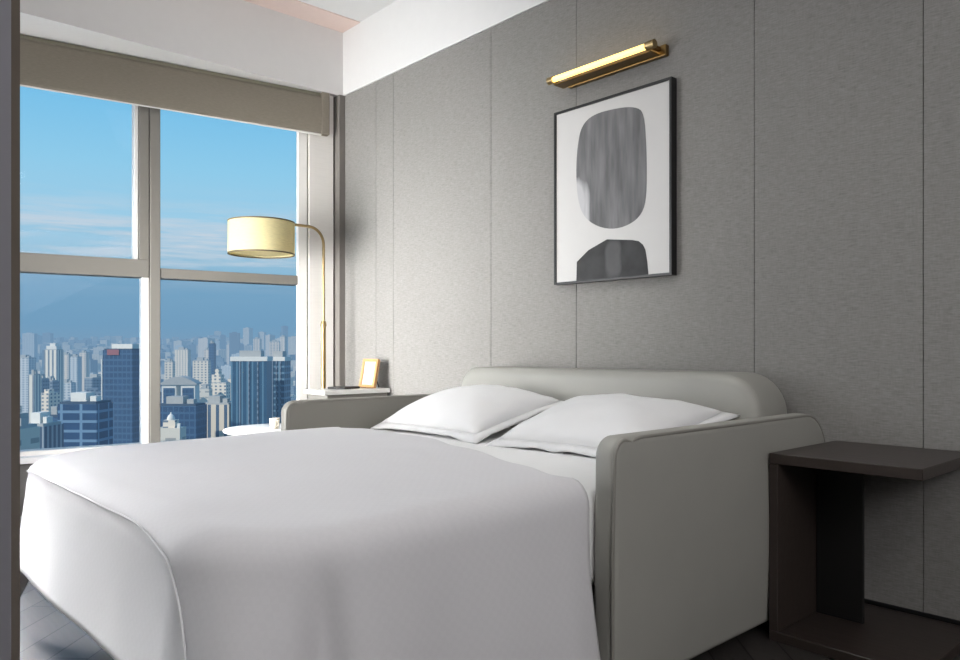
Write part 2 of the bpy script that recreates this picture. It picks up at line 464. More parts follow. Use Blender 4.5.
# ------------------------------------------------------------------ duvet
X0, X1, Y0 = -2.95, -1.30, .61
RC, RF = .20, .085
TH = math.radians(79)
def lerp_tab(tab, x):
    if x <= tab[0][0]: return tab[0][1]
    for (a, p), (c, q) in zip(tab, tab[1:]):
        if x <= c:
            k = (x - a) / (c - a); k = k * k * (3 - 2 * k); return p + (q - p) * k
    return tab[-1][1]
EDGE = [(-3.2, 1.50), (-3.04, 1.53), (-2.95, 1.80), (-2.75, 1.86), (-2.3, 1.79), (-1.9, 1.68), (-1.5, 1.545), (-1.30, 1.48), (-1.0, 1.455)]
def sstep(a, c, x):
    k = min(1, max(0, (x - a) / (c - a))); return k * k * (3 - 2 * k)
def seam_d(s, n):
    # how far over the foot edge the border seam hangs: level, then swinging down towards the near corner
    th = math.atan2(-n.y, n.x) if n.length else PI / 2
    return .080 + .30 * max(0., min(s, X1 - RC) + 1.82) ** 2.0 + .48 * max(0., PI / 2 - th) ** 1.5
def duvet_pt(s, t, lift=0.):
    cx = min(max(s, X0 + RC), X1 - RC); cy = max(t, Y0 + RC)
    v = Vector((s - cx, t - cy)); L = v.length
    zt = .606 + .012 * sstep(.6, 1.1, t) - .022 * sstep(-2.5, -3.05, s) * 1.0
    zt += .010 * noise.noise(Vector((s * 1.7, t * 1.7, .3))) + .004 * noise.noise(Vector((s * 5, t * 4, 2.1)))
    zt += .012 * math.exp(-((t - 1.45) / .3) ** 2)
    if L <= RC: return Vector((s, t, zt + lift))
    d = L - RC; n = v / L; bp = Vector((cx, cy)) + n * RC
    ang = min(d / RF, TH); o = RF * math.sin(ang); dn = RF * (1 - math.cos(ang)); rem = max(0, d - RF * TH)
    corner = max(0., n.x) * max(0., -n.y) * 2          # 1 on the right-hand foot corner
    flare = .16 + .10 * corner
    o += rem * flare; dn += rem * math.sqrt(1 - flare * flare)
    th = math.atan2(-n.y, n.x)
    # soft fold running down the corner, and slow waves on the long sides
    fold = .05 * math.exp(-((th - .82) / .28) ** 2) - .05 * math.exp(-((th - .32) / .13) ** 2) * (s > X1 - RC)
    tl = math.atan2(-n.y, -n.x); fold += .03 * math.exp(-((tl - .9) / .2) ** 2) - .03 * math.exp(-((tl - 1.35) / .12) ** 2) * (s < X0 + RC)
    o += fold * sstep(.04, .3, d)
    o += .012 * noise.noise(Vector((bp.x * 2.2, bp.y * 2.2, d * 1.2))) * sstep(.05, .3, d)
    if n.x > .7: o += (.010 * math.sin(bp.y * 11 + 1.2 * noise.noise(Vector((bp.y * 3, 0, 5)))) + .006 * math.sin(bp.y * 23 + 1)) * sstep(.08, .4, d) * sstep(.7, .95, n.x)
    # the border seam: the hanging panel below it sits a little further in (foot end)
    foot = sstep(.62, .72, -n.y)
    sd = seam_d(s, n)
    o -= .010 * foot * sstep(sd - .004, sd + .012, d)
    if s < X0 + .1: o -= .01
    return Vector((bp.x + n.x * (o + lift), bp.y + n.y * (o + lift), zt - dn + lift * max(0, math.cos(ang))))
OVL, OVR, OVF = .30, .62, .375
def duvet_uv(u, v):
    s = X0 - OVL + (X1 + OVR - X0 + OVL) * u
    te = lerp_tab(EDGE, s); t = (Y0 - OVF) + (te - Y0 + OVF) * v
    return s, t
b = B(); vs = grid(b, lambda u, v: duvet_pt(*duvet_uv(u, v)), 120, 96)
dv = obj('duvet', b, M['duvet'], None, 3.2)
# the top edge by the pillows rolls down onto the sheet
me = dv.data
for i in range(121):
    for j in (96, 95, 94):
        p = me.vertices[i * 97 + j].co
        p.z -= (.030, .012, .003)[96 - j] * sstep(X1 + .05, X1 - .10, p.x) * sstep(X0, X0 + .1, p.x)
md = dv.modifiers.new('thick', 'SOLIDIFY'); md.thickness = .016; md.offset = -1
tag(dv, 'white duvet spread over the sofa bed and hanging down its foot and near side', 'duvet')
# border seam along the foot end, running down the corner fold
b = B(); pts = []
for k in range(61):
    s_ = X0 + .02 + (X1 - RC - X0 - .02) * k / 60; pts.append(duvet_pt(s_, Y0 - seam_d(s_, Vector((0, -1))), .002))
c0 = Vector((X1 - RC, Y0 + RC))
for k in range(1, 22):
    th = PI / 2 - .80 * k / 21; n_ = Vector((math.cos(th), -math.sin(th))); q = c0 + n_ * (RC + seam_d(X1, n_))
    pts.append(duvet_pt(q.x, q.y, .002))
tube(b, pts, .0024, 6); obj('border_seam', b, M['duvet'], dv, 3.2)

# ------------------------------------------------------------------ pillows
def make_pillow(name, w, d, h, seed, loc, rot, label):
    root = None
    fl = .038
    def P(u, v, side):
        a, c = 2 * u - 1, 2 * v - 1
        pin = 1 - .07 * (1 - abs(c) ** 2) ; pin2 = 1 - .09 * (1 - abs(a) ** 2)
        x = a * w / 2 * pin; y = c * d / 2 * pin2
        k = max(0, (1 - abs(a) ** 2.2)) * max(0, (1 - abs(c) ** 2.2))
        z = side * h / 2 * (k ** .48)
        z += .012 * noise.noise(Vector((a * 2.2 + seed, c * 2.0, side))) * k ** .3
        z += .006 * noise.noise(Vector((a * 7 + seed, c * 3.0, side + 4))) * (1 - k) * (k > 0)
        return Vector((x, y, z))
    b = B(); grid(b, lambda u, v: P(u, v, 1), 44, 32); grid(b, lambda u, v: P(u, v, -.75), 44, 32)
    bmesh.ops.remove_doubles(b, verts=b.verts[:], dist=.0008)
    o = obj(name, b, M['pillow'], None, 3.2)
    # flat flange of the pillowcase all round
    b = B(); rim = []
    n = 40
    for e in range(4):
        for k in range(n):
            t = k / n
            u, v = ((t, 0), (1, t), (1 - t, 1), (0, 1 - t))[e]; rim.append((u, v))
    inner, outer = [], []
    for i, (u, v) in enumerate(rim):
        p = P(u, v, 1); p.z = 0
        a, c = 2 * u - 1, 2 * v - 1
        q = Vector((p.x + fl * (a if abs(a) < .999 else math.copysign(1, a)) * (1 if abs(a) > .999 else .9 * abs(a) ** 3), p.y + fl * (c if abs(c) < .999 else math.copysign(1, c)) * (1 if abs(c) > .999 else .9 * abs(c) ** 3), 0))
        q.z = -.010 + .010 * noise.noise(Vector((a * 4 + seed, c * 4, 7))) - .012 * (abs(a * c)) ** 4
        inner.append(b.verts.new(p * .985)); outer.append(b.verts.new(q))
    for i in range(len(rim)):
        j = (i + 1) % len(rim); b.faces.new((inner[i], inner[j], outer[j], outer[i]))
    f = obj('flange', b, M['pillow'], o, 3.2)
    md = f.modifiers.new('thick', 'SOLIDIFY'); md.thickness = .006; md.offset = 0
    o.location = loc; o.rotation_euler = rot
    tag(o, label, 'pillow', 'pillows on the sofa bed')
    return o
make_pillow('pillow', .69, .52, .215, 1.3, (-2.605, 2.285, .664), (math.radians(13), 0, math.radians(-1)), 'white pillow beside the left arm of the sofa bed')
make_pillow('pillow', .69, .52, .205, 5.1, (-1.80, 2.285, .660), (math.radians(13), 0, math.radians(2)), 'white pillow beside the near right arm of the sofa bed')

# ------------------------------------------------------------------ dark side table
T = empty('side_table', (-.975, 2.6, 0))
tag(T, 'dark wood open-sided side table standing beside the sofa arm', 'table')
tx0, tx1, ty0, ty1, tz = -1.192, -.737, 2.352, 2.862, .613
def tpart(name, a, m, bev=.002):
    b = B(); box(b, *a, bev, 1); return part(name, b, m, T, None)
tpart('table_top', (tx0, tx1, ty0, ty1, tz - .034, tz), M['darkwood'])
tpart('side_panel', (tx0, tx0 + .030, ty0, ty1, .034, tz - .0345), M['darkwood'])
tpart('base_panel', (tx0, tx1, ty0, ty1, 0.001, .034), M['darkwood'])
tpart('back_support', (tx0 + .0305, -1.005, 2.632, 2.646, .0345, tz - .0345), M['blackwood'])

# ------------------------------------------------------------------ framed abstract print
A = empty('framed_print', (-2.23, YW, 1.72))
tag(A, 'black framed abstract print of two grey shapes hanging on the wall', 'picture')
ax0, ax1, az0, az1 = -2.580, -1.886, 1.280, 2.152
b = B(); fw = .011
for a in ((ax0, ax1, az0, az0 + fw), (ax0, ax1, az1 - fw, az1), (ax0, ax0 + fw, az0 + fw, az1 - fw), (ax1 - fw, ax1, az0 + fw, az1 - fw)):
    box(b, a[0], a[1], YW - .042, YW - .001, a[2], a[3])
part('frame', b, M['artblack'], A, None)
b = B(); box(b, ax0 + fw, ax1 - fw, YW - .034, YW - .003, az0 + fw, az1 - fw); part('paper', b, M['paper'], A, None)

def wash(name, dark, mid, light, sc, seed, cx, cz, patches):
    """watercolour wash: vertical streaks and a few paler patches"""
    m, nt, out = new_mat(name)
    p = N(nt, 'ShaderNodeBsdfPrincipled', Roughness=.7)
    tc = N(nt, 'ShaderNodeTexCoord'); mp = N(nt, 'ShaderNodeMapping'); mp.inputs['Scale'].default_value = sc; mp.inputs['Location'].default_value = (seed, seed, seed)
    nt.links.new(tc.outputs['Object'], mp.inputs[0]); nz = N(nt, 'ShaderNodeTexNoise', Scale=1.0, Detail=5.0); nt.links.new(mp.outputs[0], nz.inputs['Vector'])
    r = N(nt, 'ShaderNodeValToRGB'); e = r.color_ramp.elements
    e[0].position = .3; e[0].color = lin(dark); e[1].position = .72; e[1].color = lin(mid)
    nt.links.new(nz.outputs['Fac'], r.inputs[0]); c = r.outputs[0]
    sp = N(nt, 'ShaderNodeSeparateXYZ'); nt.links.new(tc.outputs['Object'], sp.inputs[0])
    for (x, z, rx, rz, amt) in patches:
        dx = mth(nt, 'DIVIDE', mth(nt, 'SUBTRACT', sp.outputs[0], x), rx); dz = mth(nt, 'DIVIDE', mth(nt, 'SUBTRACT', sp.outputs[2], z), rz)
        q = mth(nt, 'ADD', mth(nt, 'POWER', mth(nt, 'ABSOLUTE', dx), 3.0), mth(nt, 'POWER', mth(nt, 'ABSOLUTE', dz), 3.0))
        q = mth(nt, 'ADD', q, mth(nt, 'MULTIPLY', mth(nt, 'SUBTRACT', nz.outputs['Fac'], .5), 2.2))
        mr = N(nt, 'ShaderNodeMapRange'); mr.inputs[1].default_value = 1.2; mr.inputs[2].default_value = .5; mr.inputs[3].default_value = 0; mr.inputs[4].default_value = amt
        nt.links.new(q, mr.inputs[0]); c = mixc(nt, mr.outputs[0], c, lin(light))
    nt.links.new(c, p.inputs['Base Color']); nt.links.new(p.outputs[0], out.inputs[0])
    return m
def blob(name, pts, y, m, smooth_it=2):
    for _ in range(smooth_it):
        q = []
        for i in range(len(pts)):
            a, c = pts[i], pts[(i + 1) % len(pts)]
            q += [(a[0] * .75 + c[0] * .25, a[1] * .75 + c[1] * .25), (a[0] * .25 + c[0] * .75, a[1] * .25 + c[1] * .75)]
        pts = q
    b = B(); f = b.faces.new([b.verts.new((x, y, z)) for x, z in pts])
    r = bmesh.ops.extrude_face_region(b, geom=[f])
    for g in r['geom']:
        if isinstance(g, bmesh.types.BMVert): g.co.y += .001
    return part(name, b, m, A, None)
shape1 = [(-2.404, 2.05), (-2.332, 2.09), (-2.184, 2.086), (-2.085, 2.068), (-2.035, 2.03), (-2.022, 1.87), (-2.020, 1.677), (-2.035, 1.585), (-2.095, 1.535), (-2.197, 1.517), (-2.300, 1.54), (-2.390, 1.60), (-2.428, 1.688), (-2.44, 1.826), (-2.43, 1.96)]
shape2 = [(-2.437, az0 + fw), (-2.437, az0 + fw + .002), (-2.434, 1.385), (-2.36, 1.436), (-2.247, 1.476), (-2.10, 1.457), (-2.065, 1.448), (-2.042, 1.430), (-2.028, 1.405), (-2.018, 1.35), (-2.012, az0 + fw + .002), (-2.012, az0 + fw)]
blob('painted_shape', shape1, YW - .0352, wash('grey_wash', (88, 88, 89), (132, 132, 133), (190, 190, 192), (22, 1, 3), 3.1, 0, 0, [(-.20, -.09, .075, .16, 1.0)]), 2)
blob('painted_shape', shape2, YW - .0352, wash('black_wash', (34, 34, 35), (62, 62, 63), (128, 128, 129), (10, 1, 8), 8.3, 0, 0, [(.02, -.345, .05, .09, .3)]), 0)

# ------------------------------------------------------------------ brass picture light
P = empty('picture_light', (-2.24, YW, 2.29))
tag(P, 'brass tube picture light glowing on the wall above the framed print', 'wall light')
b = B(); box(b, -2.50, -1.925, YW - .028, YW - .0005, 2.262, 2.312, .004, 2); part('back_plate', b, M['brass_dk'], P, None)
b = B(); box(b, -2.535, -1.96, YW - .095, YW - .02, 2.268, 2.276, .002, 1); part('tray', b, M['brass_dk'], P, None)
b = B(); tube(b, [(-2.535, YW - .095, 2.297), (-1.985, YW - .095, 2.297)], .0135, 16); part('lamp_tube', b, M['tube'], P, 1.0)
for x0, x1 in ((-2.572, -2.533), (-1.985, -1.935)):
    b = B(); tube(b, [(x0, YW - .095, 2.297), (x0 + .006, YW - .095, 2.297), (x0 + .006, YW - .095, 2.297), (x1, YW - .095, 2.297)], [.012, .019, .019, .019], 18); part('end_cap', b, M['brass'], P, 1.0)
    b = B(); box(b, (x0 + x1) / 2 - .009, (x0 + x1) / 2 + .009, YW - .09, YW - .0004, 2.286, 2.306, .003, 1); part('bracket', b, M['brass_dk'], P, None)

# ------------------------------------------------------------------ floor lamp
LX, LY = -4.49, 2.63
L = empty('floor_lamp', (LX, LY, 0))
tag(L, 'brass arc floor lamp with cream drum shade in the window corner', 'lamp')
b = B(); lathe(b, [(0, 0), (.13, 0), (.13, .018), (.02, .026), (0, .026)], (LX, LY, 0), 40); part('lamp_base', b, M['brass'], L)
b = B(); tube(b, [(LX, LY, .02), (LX, LY, 1.12)], .0165, 16); part('lower_pole', b, M['brass'], L)
b = B(); tube(b, [(LX, LY, 1.11), (LX, LY, 1.125), (LX, LY, 1.145)], [.021, .021, .015], 16); part('collar', b, M['brass'], L)
sc = Vector((-4.455, 2.165, 0)); dirv = (sc - Vector((LX, LY, 0))).normalized()
dist = (sc - Vector((LX, LY, 0))).length; zt = 1.772
pts = [(LX, LY, 1.12), (LX, LY, 1.5)]
for k in range(13):
    a = PI / 2 * k / 12; r = .11
    q = Vector((LX, LY, zt - r)) + dirv * (r - r * math.cos(a)) + Vector((0, 0, r * math.sin(a))); pts.append(q)
pts.append(Vector((LX, LY, zt)) + dirv * dist)
b = B(); tube(b, pts, .0095, 12); part('arm', b, M['brass'], L)
SHR, sz0, sz1 = .204, 1.556, 1.757
b = B(); lathe(b, [(SHR, sz0), (SHR, sz1), (SHR - .003, sz1), (SHR - .003, sz0)], (sc.x, sc.y, 0), 64, True); sh = part('lamp_shade', b, M['shade'], L, .9)
for z in (sz0, sz1):
    b = B(); lathe(b, [(SHR + .0015, z - .004), (SHR + .0015, z + .004), (SHR - .005, z + .004), (SHR - .005, z - .004)], (sc.x, sc.y, 0), 64, True); part('trim_ring', b, M['shade_trim'], sh, .9)
b = B(); lathe(b, [(0, sz0 + .012), (SHR - .006, sz0 + .012), (SHR - .006, sz0 + .015), (0, sz0 + .015)], (sc.x, sc.y, 0), 64); part('diffuser', b, M['shade'], sh, .9)
b = B(); lathe(b, [(0, sz1 + .002), (.012, sz1 + .002), (.012, sz1 + .012), (.006, sz1 + .016), (.010, sz1 + .026), (.006, sz1 + .036), (0, sz1 + .036)], (sc.x, sc.y, 0), 18); part('finial', b, M['brass'], L)

# ------------------------------------------------------------------ white marble side table with its things
K = empty('console_table', (-4.16, 2.6, 0))
tag(K, 'white marble topped side table in the corner behind the sofa arm', 'table')
b = B(); box(b, -4.30, -4.045, 2.375, 2.865, .672, .70, .004, 2); part('table_top', b, M['marble'], K, None)
b = B(); box(b, -4.29, -4.055, 2.40, 2.85, .05, .671, .004, 2); part('cabinet', b, M['frame'], K, None)
b = B(); box(b, -4.28, -4.065, 2.43, 2.84, .0, .05); part('plinth', b, M['black'], K, None)
b = B(); box(b, -.07, .07, -.08, .08, 0, .014, .004, 2)
nb = obj('notebook', b, M['black'], None); nb.location = (-4.185, 2.60, .7005); nb.rotation_euler = (0, 0, math.radians(20))
tag(nb, 'thin black notebook lying flat on the white marble table', 'notebook')
F = empty('photo_frame', (-4.135, 2.755, .7015), math.radians(12))
tag(F, 'small light wood photo frame leaning on the white marble table', 'frame')
FR = Matrix.Rotation(math.radians(-13), 4, 'X')
def fpart(name, bm, m):
    bm.transform(FR); return obj(name, bm, m, F)
b = B(); t = .018
for a in ((-.068, .068, 0, t), (-.068, .068, .19 - t, .19), (-.068, -.068 + t, t, .19 - t), (.068 - t, .068, t, .19 - t)):
    box(b, a[0], a[1], -.024, 0, a[2], a[3], .001, 1)
fpart('frame_border', b, M['oak'])
b = B(); box(b, -.051, .051, -.016, -.006, .017, .173); fpart('photograph', b, M['photo'])
b = B(); tube(b, [(.02, -.004, .12), (.02, .075, .019)], .004, 8); fpart('stand', b, M['black'])

# ------------------------------------------------------------------ round white table and cup by the window
RT = empty('round_table', (-3.97, 2.01, 0))
tag(RT, 'round white table by the window left of the sofa arm', 'table')
b = B(); lathe(b, [(0, .480), (.255, .480), (.28, .492), (.28, .500), (.275, .505), (0, .505)], (-3.97, 2.01, 0), 64); part('table_top', b, M['sill'], RT, .8)
b = B(); lathe(b, [(0, .02), (.03, .02), (.022, .1), (.022, .40), (.05, .48), (0, .48)], (-3.97, 2.01, 0), 24); part('stem', b, M['sill'], RT)
b = B(); lathe(b, [(0, 0), (.17, 0), (.17, .012), (.03, .03), (0, .03)], (-3.97, 2.01, 0), 48); part('base', b, M['sill'], RT, .8)
CX_, CY_ = -3.925, 1.985
cp = empty('cup', (CX_, CY_, .5055)); tag(cp, 'small stoneware cup on the round white table', 'cup')
b = B(); lathe(b, [(0, .002), (.020, 0), (.026, .012), (.028, .045), (.030, .060), (.027, .060), (.024, .012), (0, .010)], (0, 0, 0), 28); obj('cup_body', b, M['cup'], cp, 1.0)
b = B(); tube(b, [(.027, 0, .048), (.045, 0, .046), (.048, 0, .030), (.040, 0, .018), (.026, 0, .016)], .0035, 8); obj('handle', b, M['cup'], cp, 3.2)

LANDMARKS = [
    ('tower', 'cream_ribbed', -1009.5, 225.2, 16.1, 13.4, -125, 0.9, 'cream white high-rise tower standing tallest at the left of the left window pane', 'crown'),
    ('apartment_block', 'pale', -1318.6, 256.0, 20.6, 17.1, -125, -11.3, 'pale grey-blue slab block at the far left edge of the left pane', 'roof'),
    ('tower', 'cream_ribbed', -797.0, 162.0, 5.4, 12, -125, -22.3, 'slim cream tower left of the twin grey slabs in the left pane', 'roof'),
    ('tower', 'bluegrey', -843.6, 177.6, 7.6, 12, -125, -27.8, 'blue-grey slim slab right beside the slim cream tower in the left pane', 'roof'),
    ('tower', 'bluegrey', -887.9, 195.7, 9.1, 12, -125, -31.6, 'blue-grey slab in front of the cream white tower in the left pane', 'roof'),
    ('apartment_block', 'pale_tan', -1498.6, 355.1, 13.8, 12.9, -124.58741108431792, -8.0, 'pale tan hazy high-rise, first of the cluster right of the cream tower', 'roof'),
    ('apartment_block', 'pale', -1432.6, 353.5, 13.3, 12.4, -124.8154516815895, -11.2, 'pale hazy high-rise in the middle of the cluster in the left pane', 'roof'),
    ('apartment_block', 'pale_tan', -1532.2, 392.4, 12.5, 12, -124.27121046232796, -4.6, 'pale tan hazy high-rise closest to the dark tower in the left pane', 'roof'),
    ('office_tower', 'blueglass', -529.2, 160.1, 20.4, 17.0, -125, 0.9, 'dark blue glass office tower with reddish rooftop sign by the mullion', 'sign'),
    ('office_building', 'patterned', -382.6, 98.6, 17.9, 14.9, -125, -23.7, 'dark blue patterned office block low in the middle of the left pane', 'white_roof'),
    ('office_building', 'cream_panel', -293.6, 55.4, 5.5, 12, -125, -25.5, 'pale stone faced building at the bottom left corner of the left pane', 'roof'),
    ('office_building', 'ribbed', -328.3, 69.3, 9.3, 12, -125, -28.0, 'blue-grey ribbed office block low at the left of the left pane', 'white_roof'),
    ('office_building', 'blueglass', -424.7, 96.8, 7.3, 12, -125, -32.4, 'small dark glass block between the ribbed and the patterned blocks', 'roof'),
    ('office_tower', 'teal', -425.3, 200.5, 20.7, 15.1, -125, -4.4, 'broad dark teal office tower with pale roof rim in the right pane', 'rim'),
    ('office_tower', 'teal_light', -443.6, 228.0, 10.2, 12, -125, -4.8, 'narrow dark teal tower joined right of the broad teal tower', 'rim'),
    ('apartment_block', 'cream', -1358.9, 509.6, 24.1, 12.6, -124.58741108431792, 0.9, 'cream slab block upper left in the right pane', 'roof'),
    ('apartment_block', 'cream', -1039.1, 416.0, 21.4, 12, -125, -14.4, 'broad cream apartment block left of the slim dark tower', 'roof'),
    ('apartment_block', 'cream', -1069.1, 382.9, 10.7, 12, -125, -15.8, 'small cream block near the mullion in the right pane', 'roof'),
    ('tower', 'blueglass', -1127.3, 467.6, 7.3, 12, -125, 10.1, 'slim dark blue tower rising left of the teal towers', 'roof'),
    ('tower', 'pale_tan', -1477.1, 602.5, 9.6, 12, -123.38138194617032, 0.9, 'pale tan slim tower just behind the slim dark tower', 'roof'),
    ('tower', 'pale_tan', -1617.9, 819.4, 22.3, 16.3, -119.73743425781014, 19.6, 'pale tan high-rise above the narrow teal tower', 'roof'),
    ('tower', 'pale_tan', -1833.9, 953.3, 12.8, 13.3, -114.24212605036372, 35.5, 'tallest pale slim tower near the right jamb of the window', 'roof'),
    ('tower', 'pale_tan', -1974.3, 947.1, 18.8, 19.5, -111.57499143588332, 31.7, 'pale slim hazy tower above the broad teal tower', 'roof'),
    ('office_building', 'blueglass', -423.5, 157.7, 23.6, 14.7, -125, -29.8, 'long dark blue glass block low beside the mullion in right pane', 'roof'),
    ('office_building', 'colonnade', -443.6, 187.7, 18.0, 12, -125, -31.7, 'dark block with cream lower columns left of the broad teal tower', 'roof'),
    ('apartment_block', 'cream', -778.2, 332.0, 16.3, 12, -125, -34.2, 'cream stepped apartment block left of the broad teal tower', 'step'),
    ('apartment_block', 'cream', -799.0, 353.6, 5.8, 12, -125, -31.1, 'slim cream block touching the broad teal tower at its left', 'roof'),
    ('apartment_block', 'cream_panel', -769.1, 312.1, 10.0, 12, -125, -39.5, 'low cream building behind the long dark blue block', 'roof'),
    ('apartment_block', 'bluegrey', -1029.1, 278.0, 21.8, 18.2, -125, -34.4, 'blue-grey apartment slab left of the dark tower in the left pane', 'roof'),
    ('apartment_block', 'pale', -1110.0, 263.0, 17.9, 13.0, -125, -42.9, 'low pale block below the hazy cluster in the left pane', 'roof'),
    ('apartment_block', 'cream', -761.6, 290.6, 7.8, 12, -125, -43.5, 'little cream block right under the arched gate building', 'roof'),
]
GATE = (-605.0, 225.3)
HALL = (-335.7, 120.7)
# ------------------------------------------------------------------ the city far below (tower floor is about 125 m above the streets)
BM = dict(
    cream_ribbed=facade('cream_ribbed_facade', (232, 222, 206), (120, 130, 140), 400., 5.0, .45, 1.0),
    cream=facade('cream_facade', (226, 212, 194), (110, 122, 134), 3.6, 5.0, .45, .5),
    cream_panel=facade('cream_panel_facade', (214, 205, 190), (160, 158, 152), 6.0, 9.0, .5, .3),
    pale=facade('pale_facade', (196, 198, 200), (120, 136, 150), 3.6, 6.0, .5, .5),
    pale_tan=facade('pale_tan_facade', (216, 202, 188), (140, 144, 150), 3.6, 7.0, .45, .5),
    bluegrey=facade('blue_grey_facade', (120, 136, 152), (70, 90, 112), 3.6, 4.0, .6, .5),
    blueglass=facade('blue_glass_facade', (62, 92, 124), (42, 70, 104), 4.0, 3.0, .8, .7, .3),
    patterned=facade('patterned_facade', (108, 138, 165), (36, 66, 102), 4.4, 9.0, .86, .72, .3),
    ribbed=facade('ribbed_facade', (150, 158, 166), (62, 84, 108), 300., 2.6, .55, 1.0, .4),
    teal=facade('teal_glass_facade', (92, 128, 150), (44, 80, 108), 300., 3.0, .7, 1.0, .3),
    teal_light=facade('teal_grid_facade', (104, 136, 156), (40, 74, 102), 4.0, 4.0, .8, .7, .3),
    colonnade=facade('colonnade_facade', (214, 200, 180), (60, 86, 112), 400., 5.0, .4, 1.0),
)
def plain_far(name, rgb):
    m, nt, out = new_mat(name); p = N(nt, 'ShaderNodeBsdfPrincipled', Roughness=.8)
    tc = N(nt, 'ShaderNodeTexCoord'); nz = N(nt, 'ShaderNodeTexNoise', Scale=.4, Detail=2.0); nt.links.new(tc.outputs['Object'], nz.inputs['Vector'])
    k = lin(rgb); nt.links.new(mixc(nt, nz.outputs['Fac'], tuple(v * .85 for v in k[:3]) + (1,), k), p.inputs['Base Color'])
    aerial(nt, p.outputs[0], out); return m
ROOF = plain_far('roof_concrete', (176, 176, 174)); RIM = plain_far('pale_roof_rim', (232, 228, 220)); SIGN = plain_far('red_sign', (150, 92, 98)); DARK = plain_far('dark_rooftop', (56, 76, 98))
HEAD = math.atan2(.7417, .6705)   # the streets run roughly with the window view
def building(name, style, x, y, w, d, zb, ztop, label, extra, yaw, group=None):
    e = empty(name, (x, y, zb), yaw); h = ztop - zb
    b = B(); box(b, -w / 2, w / 2, -d / 2, d / 2, 0, h); obj('tower_body', b, BM[style], e)
    b = B(); box(b, -w / 2 + .6, w / 2 - .6, -d / 2 + .6, d / 2 - .6, h, h + 1.0); obj('roof', b, DARK if style in ('blueglass', 'teal', 'patterned') else ROOF, e)
    if extra in ('roof', 'white_roof'):
        b = B(); box(b, -w * .28, w * .12, -d * .25, d * .25, h + 1, h + 5); box(b, w * .2, w * .36, -d * .2, d * .1, h + 1, h + 3.4)
        obj('roof_plant', b, RIM if extra == 'white_roof' else ROOF, e)
    if extra == 'crown':
        b = B(); box(b, -w * .38, w * .38, -d * .38, d * .38, h, h + 5); box(b, -w * .2, w * .2, -d * .2, d * .2, h + 5, h + 8); obj('crown', b, RIM, e)
    if extra == 'rim':
        b = B(); box(b, -w / 2 - .4, w / 2 + .4, -d / 2 - .4, d / 2 + .4, h - 1.2, h + 1.4); obj('roof_rim', b, RIM, e)
        b = B(); box(b, -w * .3, w * .3, -d * .3, d * .3, h + 1, h + 5); obj('roof_plant', b, ROOF, e)
        for k in range(1, 4):
            b = B(); box(b, -w / 2 + w * k / 4 - .35, -w / 2 + w * k / 4 + .35, -d / 2 - .5, -d / 2, 0, h - 1.2); obj('facade_fin', b, BM['bluegrey'], e)
    if extra == 'sign':
        b = B(); box(b, -w * .34, w * .06, -d / 2 - .6, -d / 2 + .6, h - 3.2, h + .4); obj('rooftop_sign', b, SIGN, e)
        b = B(); box(b, -w * .3, w * .4, -d * .3, d * .3, h + 1, h + 4); obj('roof_plant', b, RIM, e)
        b = B(); tube(b, [(-w / 2 - .5, -d / 2, 0), (-w / 2 - .5, -d / 2, h - 6)], .5, 6); obj('corner_mast', b, RIM, e)
    if extra == 'step':
        b = B(); box(b, -w * .5, w * .1, -d * .4, d * .4, h, h + 9); box(b, -w * .3, -w * .05, -d * .3, d * .3, h + 9, h + 15); obj('upper_storeys', b, BM[style], e)
    tag(e, label, 'building', group); return e
for r in LANDMARKS: building(*r, HEAD + random.uniform(-.10, .10))

# arched gate building: two dark glazed blocks framed in pale stone under one curved roof
x, y = GATE; G = empty('gate_building', (x, y, -125), HEAD + .12)
tag(G, 'gate shaped office building with two dark glass wings under an arched roof', 'building')
for s in (-7.2, 7.2):
    b = B(); box(b, s - 5.4, s + 5.4, -7, 7, 0, 99); obj('wing', b, RIM, G)
    b = B(); box(b, s - 4.2, s + 4.2, -7.4, -7, 0, 96); obj('glazing', b, BM['blueglass'], G)
b = B()
pr = [(-14 + 28 * k / 16, 99.5 + 5.5 * math.sin(PI * k / 16)) for k in range(17)]
f = [b.verts.new((u, -8, v)) for u, v in pr] + [b.verts.new((14, -8, 98.5)), b.verts.new((-14, -8, 98.5))]
ff = b.faces.new(f); g = bmesh.ops.extrude_face_region(b, geom=[ff])
for q in g['geom']:
    if isinstance(q, bmesh.types.BMVert): q.co.y += 16
obj('arched_roof', b, ROOF, G)
# pale domed hall low by the mullion
x, y = HALL; G = empty('domed_hall', (x, y, -121), HEAD + .05)
tag(G, 'pale stepped hall with small dome at the bottom of the right pane', 'building')
b = B(); box(b, -5.2, 5.2, -4, 4, 0, 88); obj('hall_body', b, BM['cream_panel'], G)
b = B(); box(b, -2.6, 2.6, -2.4, 2.4, 88, 91.3); obj('upper_storey', b, BM['cream'], G)
b = B(); lathe(b, [(1.7, 91.3), (1.65, 92.2), (1.2, 93.2), (.5, 93.8), (.2, 94.6), (0, 94.8)], (0, 0, 0), 20); obj('dome', b, RIM, G)
for s in (-4.4, 4.4):
    b = B(); box(b, s - .6, s + .6, -3.4, -2.2, 88, 90); obj('turret', b, RIM, G)

